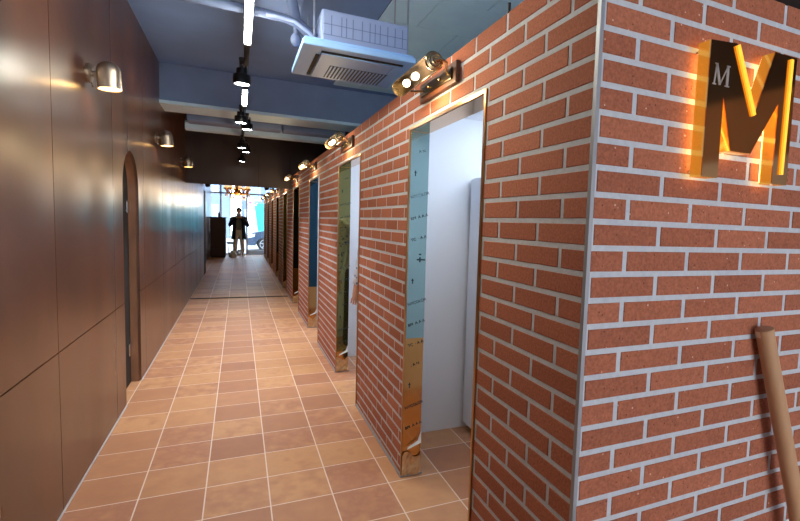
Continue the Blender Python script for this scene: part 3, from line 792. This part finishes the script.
# ------------------------------------------------------------------ people
def skin(name, joints, edges, m, parent, root=0, levels=2):
    names = list(joints); me = bpy.data.meshes.new(name)
    me.from_pydata([joints[n][0] for n in names], [(names.index(a), names.index(b)) for a, b in edges], [])
    o = bpy.data.objects.new(name, me); C.objects.link(o)
    sk = o.modifiers.new('skin', 'SKIN'); sk.use_smooth_shade = True
    ly = me.skin_vertices[0].data if me.skin_vertices else None
    if ly is None:
        bpy.context.view_layer.objects.active = o
    for i, n in enumerate(names):
        r = joints[n][1]; r = r if isinstance(r, tuple) else (r, r)
        ly[i].radius = r; ly[i].use_root = (i == root)
    ss = o.modifiers.new('sub', 'SUBSURF'); ss.levels = levels; ss.render_levels = levels
    bpy.context.view_layer.update()
    ev = bpy.data.meshes.new_from_object(o.evaluated_get(bpy.context.evaluated_depsgraph_get()))
    bpy.data.objects.remove(o); bpy.data.meshes.remove(me)
    ev.materials.clear(); ev.materials.append(m)
    for p in ev.polygons: p.use_smooth = True
    r = bpy.data.objects.new(name, ev); C.objects.link(r); r.parent = parent
    return r

def person(root, fwd_sign, arms, mats_, coat=False):
    """figure standing at the root's origin, facing local -Y. arms: side -> (elbow, wrist, finger direction)"""
    J = {'pelvis': ((0, 0, .95), (.15, .105)), 'belly': ((0, 0, 1.10), (.14, .10)), 'chest': ((0, .01, 1.30), (.16, .11)), 'collar': ((0, .015, 1.43), (.10, .075)),
         'neck': ((0, .01, 1.50), .055), 'jaw': ((0, -.015, 1.575), (.062, .07)), 'head': ((0, .0, 1.655), (.075, .09)), 'crown': ((0, .008, 1.72), (.058, .07)), 'nose': ((0, -.105, 1.625), .012)}
    E = [('pelvis', 'belly'), ('belly', 'chest'), ('chest', 'collar'), ('collar', 'neck'), ('neck', 'jaw'), ('jaw', 'head'), ('head', 'crown'), ('head', 'nose')]
    for s, n in ((1, 'L'), (-1, 'R')):
        J['hip'+n] = ((s*.09, 0, .88), .088); J['knee'+n] = ((s*.11, -.01, .49), .058); J['ankle'+n] = ((s*.13, .02, .09), .038); J['toe'+n] = ((s*.15, -.13, .035), (.038, .028))
        E += [('pelvis', 'hip'+n), ('hip'+n, 'knee'+n), ('knee'+n, 'ankle'+n), ('ankle'+n, 'toe'+n)]
        el, wr, fd = arms[s]
        J['sho'+n] = ((s*.185, .015, 1.40), .062); J['elb'+n] = (el, .043); J['wri'+n] = (wr, .029)
        fd = Vector(fd).normalized(); w = Vector(wr); side = fd.cross(Vector((0, 0, 1)) if abs(fd.z) < .8 else Vector((0, 1, 0))).normalized(); up = side.cross(fd)
        palm = w+fd*.055; J['palm'+n] = (tuple(palm), (.036, .018))
        E += [('collar', 'sho'+n), ('sho'+n, 'elb'+n), ('elb'+n, 'wri'+n), ('wri'+n, 'palm'+n)]
        for i in range(4):
            off = side*(i-1.5)*.019; ln = (.062, .075, .07, .055)[i]
            J['f%d%s' % (i, n)] = (tuple(palm+fd*(.035)+off), .0095); J['g%d%s' % (i, n)] = (tuple(palm+fd*(.035+ln*.6)+off-up*.012), .0085); J['h%d%s' % (i, n)] = (tuple(palm+fd*(.03+ln*.95)+off-up*.032), .0075)
            E += [('palm'+n, 'f%d%s' % (i, n)), ('f%d%s' % (i, n), 'g%d%s' % (i, n)), ('g%d%s' % (i, n), 'h%d%s' % (i, n))]
        J['t0'+n] = (tuple(w+fd*.035+side*s*-.035-up*.01), .0105); J['t1'+n] = (tuple(w+fd*.075+side*s*-.048-up*.02), .0085)
        E += [('palm'+n, 't0'+n), ('t0'+n, 't1'+n)]
    skin('body', J, E, M['skin'], root)
    for s in (-1, 1):
        MB().ball((s*.030, -.082, 1.655), .012, n=8).build('eye', M['shoe'], root, smooth=True)
        MB().ball((s*.078, .005, 1.64), .022, n=8, sq=(.4, 1, 1.4)).build('ear', M['skin'], root, smooth=True)
    MB().box(-.024, .024, -.096, -.088, 1.585, 1.592).build('mouth', M['pink'], root, bevel=.003)
    # hair cap
    mb = MB(); mb.ball((0, .022, 1.69), .098, n=16, sq=(.93, 1.08, 1.0))
    bmesh.ops.delete(mb.bm, geom=[v for v in mb.bm.verts if (v.co.y < -.045 and v.co.z < 1.71) or v.co.z < 1.62], context='VERTS')
    mb.build('hair', M['hair'], root, smooth=True)
    # trousers
    T = {'w': ((0, 0, 1.02), (.165, .122)), 'p': ((0, 0, .93), (.168, .125))}; TE = [('w', 'p')]
    for s, n in ((1, 'L'), (-1, 'R')):
        T['h'+n] = ((s*.092, 0, .82), .100); T['k'+n] = ((s*.11, -.01, .49), .078); T['a'+n] = ((s*.13, .012, .10), .066)
        TE += [('p', 'h'+n), ('h'+n, 'k'+n), ('k'+n, 'a'+n)]
        mb = MB()
        mb.lathe([(0, 0), (.045, 0), (.05, .02), (.046, .06), (.03, .085), (0, .09)], Matrix.Translation((s*.145, -.055, 0)) @ Matrix.Diagonal((.95, 2.7, 1, 1)), 20)
        mb.build('shoe', mats_['shoe'], root, smooth=True)
    skin('trousers', T, TE, mats_['trousers'], root, root=1)
    # top with sleeves
    G = {'hem': ((0, 0, .96), (.172, .128)), 'b': ((0, 0, 1.10), (.165, .125)), 'c': ((0, .01, 1.30), (.185, .132)), 'k': ((0, .015, 1.425), (.125, .095)), 'n': ((0, .012, 1.475), (.072, .068))}
    GE = [('hem', 'b'), ('b', 'c'), ('c', 'k'), ('k', 'n')]
    for s, n in ((1, 'L'), (-1, 'R')):
        el, wr, fd = arms[s]; el, wr = Vector(el), Vector(wr)
        G['s'+n] = ((s*.185, .015, 1.405), .080); G['e'+n] = (tuple(el), .064); G['w'+n] = (tuple(el.lerp(wr, .88)), .050)
        GE += [('k', 's'+n), ('s'+n, 'e'+n), ('e'+n, 'w'+n)]
    skin('jumper' if coat else 'shirt', G if not coat else {k: (v[0], tuple(q*.93 for q in (v[1] if isinstance(v[1], tuple) else (v[1], v[1])))) for k, v in G.items()}, GE, mats_['top'], root, root=1)
    if coat:
        # open coat: a shell round the back and sides with a gap down the front, plus sleeves
        mb = MB(); n = 26; zs = [(.62, .255, .185), (.80, .235, .175), (1.0, .215, .165), (1.2, .215, .165), (1.34, .215, .16), (1.43, .165, .13), (1.48, .10, .09)]
        rows = []
        for (z, rx, ry) in zs:
            gap = .50 if z < 1.3 else .42
            rows.append([(rx*math.sin(gap+(2*PI-2*gap)*k/n), .012-ry*math.cos(gap+(2*PI-2*gap)*k/n), z) for k in range(n+1)])
        V = [[mb.bm.verts.new(p) for p in r] for r in rows]
        for r in range(len(V)-1):
            for k in range(n): mb.face([V[r][k], V[r][k+1], V[r+1][k+1], V[r+1][k]])
        c = mb.build('coat', mats_['coat'], root, smooth=True)
        so = c.modifiers.new('thick', 'SOLIDIFY'); so.thickness = .02
        for s in (1, -1):
            el, wr, fd = arms[s]
            MB().tube([(s*.16, .015, 1.41), (s*.20, .012, 1.38), el, Vector(el).lerp(Vector(wr), .9)], [.075, .085, .072, .056], 16).build('coat_sleeve', mats_['coat'], c, smooth=True)

r1 = thing('person', 'person in navy coat and beige trousers holding up a phone at the far end', 'person', (.0, 19.5, 0))
person(r1, 1, {1: ((.29, -.07, 1.15), (.06, -.24, 1.44), (-.55, -.25, .75)), -1: ((-.29, -.07, 1.15), (-.06, -.24, 1.44), (.55, -.25, .75))},
       dict(top=M['khaki'], trousers=M['beige'], shoe=M['shoe'], coat=M['navy']), coat=True)
o = MB().box(-.075, .075, -.006, .006, -.038, .038).build('mobile_phone', M['phone'], bevel=.006, loc=(0, 19.5-.31, 1.53))
tag(o, 'dark mobile phone held up in front of the person in the coat', 'phone')
r2 = thing('person', 'person in a pale patterned shirt and black trousers standing inside the second booth', 'person', (1.185, 4.02, 0), rz=PI)
person(r2, 1, {1: ((.235, .03, 1.10), (.272, -.07, .86), (.0, -.2, -.95)), -1: ((-.25, .03, 1.12), (-.22, -.2, 1.05), (.2, -.9, -.1))},
       dict(top=M['shirt'], trousers=M['trouser'], shoe=M['trouser']))

# two small black spots fixed under the rear ceiling edge
for i, (x, lb) in enumerate(((-.70, 'small black spotlight high by the left wall beyond the bulkhead'), (.62, 'small black spotlight high by the brick wall beyond the bulkhead'))):
    t = thing('ceiling_spotlight', lb, 'spotlight', (x, 13.2, 2.75), 'black spots under the rear ceiling')
    MB().tube([(0, 0, 0), (0, 0, -.50)], .012).build('stem', M['spotgrey'], t)
    MB().lathe([(0, 0), (.055, 0), (.055, .13), (.045, .14), (0, .14)], AX((.2, -.4, -1), (0, .02, -.47)), 20).build('head', M['spotgrey'], t, smooth=True)

# ------------------------------------------------------------------ world, sun and camera
w = bpy.data.worlds.new('world'); S.world = w; w.use_nodes = True
bg = w.node_tree.nodes['Background']; bg.inputs[0].default_value = (.86, .93, 1.0, 1); bg.inputs[1].default_value = 5.0

def cam():
    a, b, c = 0.4364, 0.07877, 0.03616; f, cx, cy = 479.7252, 461.77985, 262.93527
    fwd = Vector((math.sin(a)*math.cos(b), math.cos(a)*math.cos(b), -math.sin(b)))
    r = Vector((math.cos(a), -math.sin(a), 0)); u = r.cross(fwd)
    R = r*math.cos(c)+u*math.sin(c); U = -r*math.sin(c)+u*math.cos(c)
    cd = bpy.data.cameras.new('camera'); o = bpy.data.objects.new('camera', cd); C.objects.link(o)
    m = Matrix((R, U, -fwd)).transposed().to_4x4(); m.translation = (0, 0, 1.44); o.matrix_world = m
    cd.sensor_fit = 'HORIZONTAL'; cd.sensor_width = 36; cd.lens = f/800*36
    cd.shift_x = -(cx-400)/800; cd.shift_y = (cy-260.5)/800
    cd.clip_start = .02; cd.clip_end = 200
    S.camera = o
cam()
vs = S.view_settings
S.display_settings.display_device = 'sRGB'
vs.view_transform = 'Standard'; vs.look = 'None'; vs.gamma = 1; vs.use_curve_mapping = False; vs.exposure = 0.65
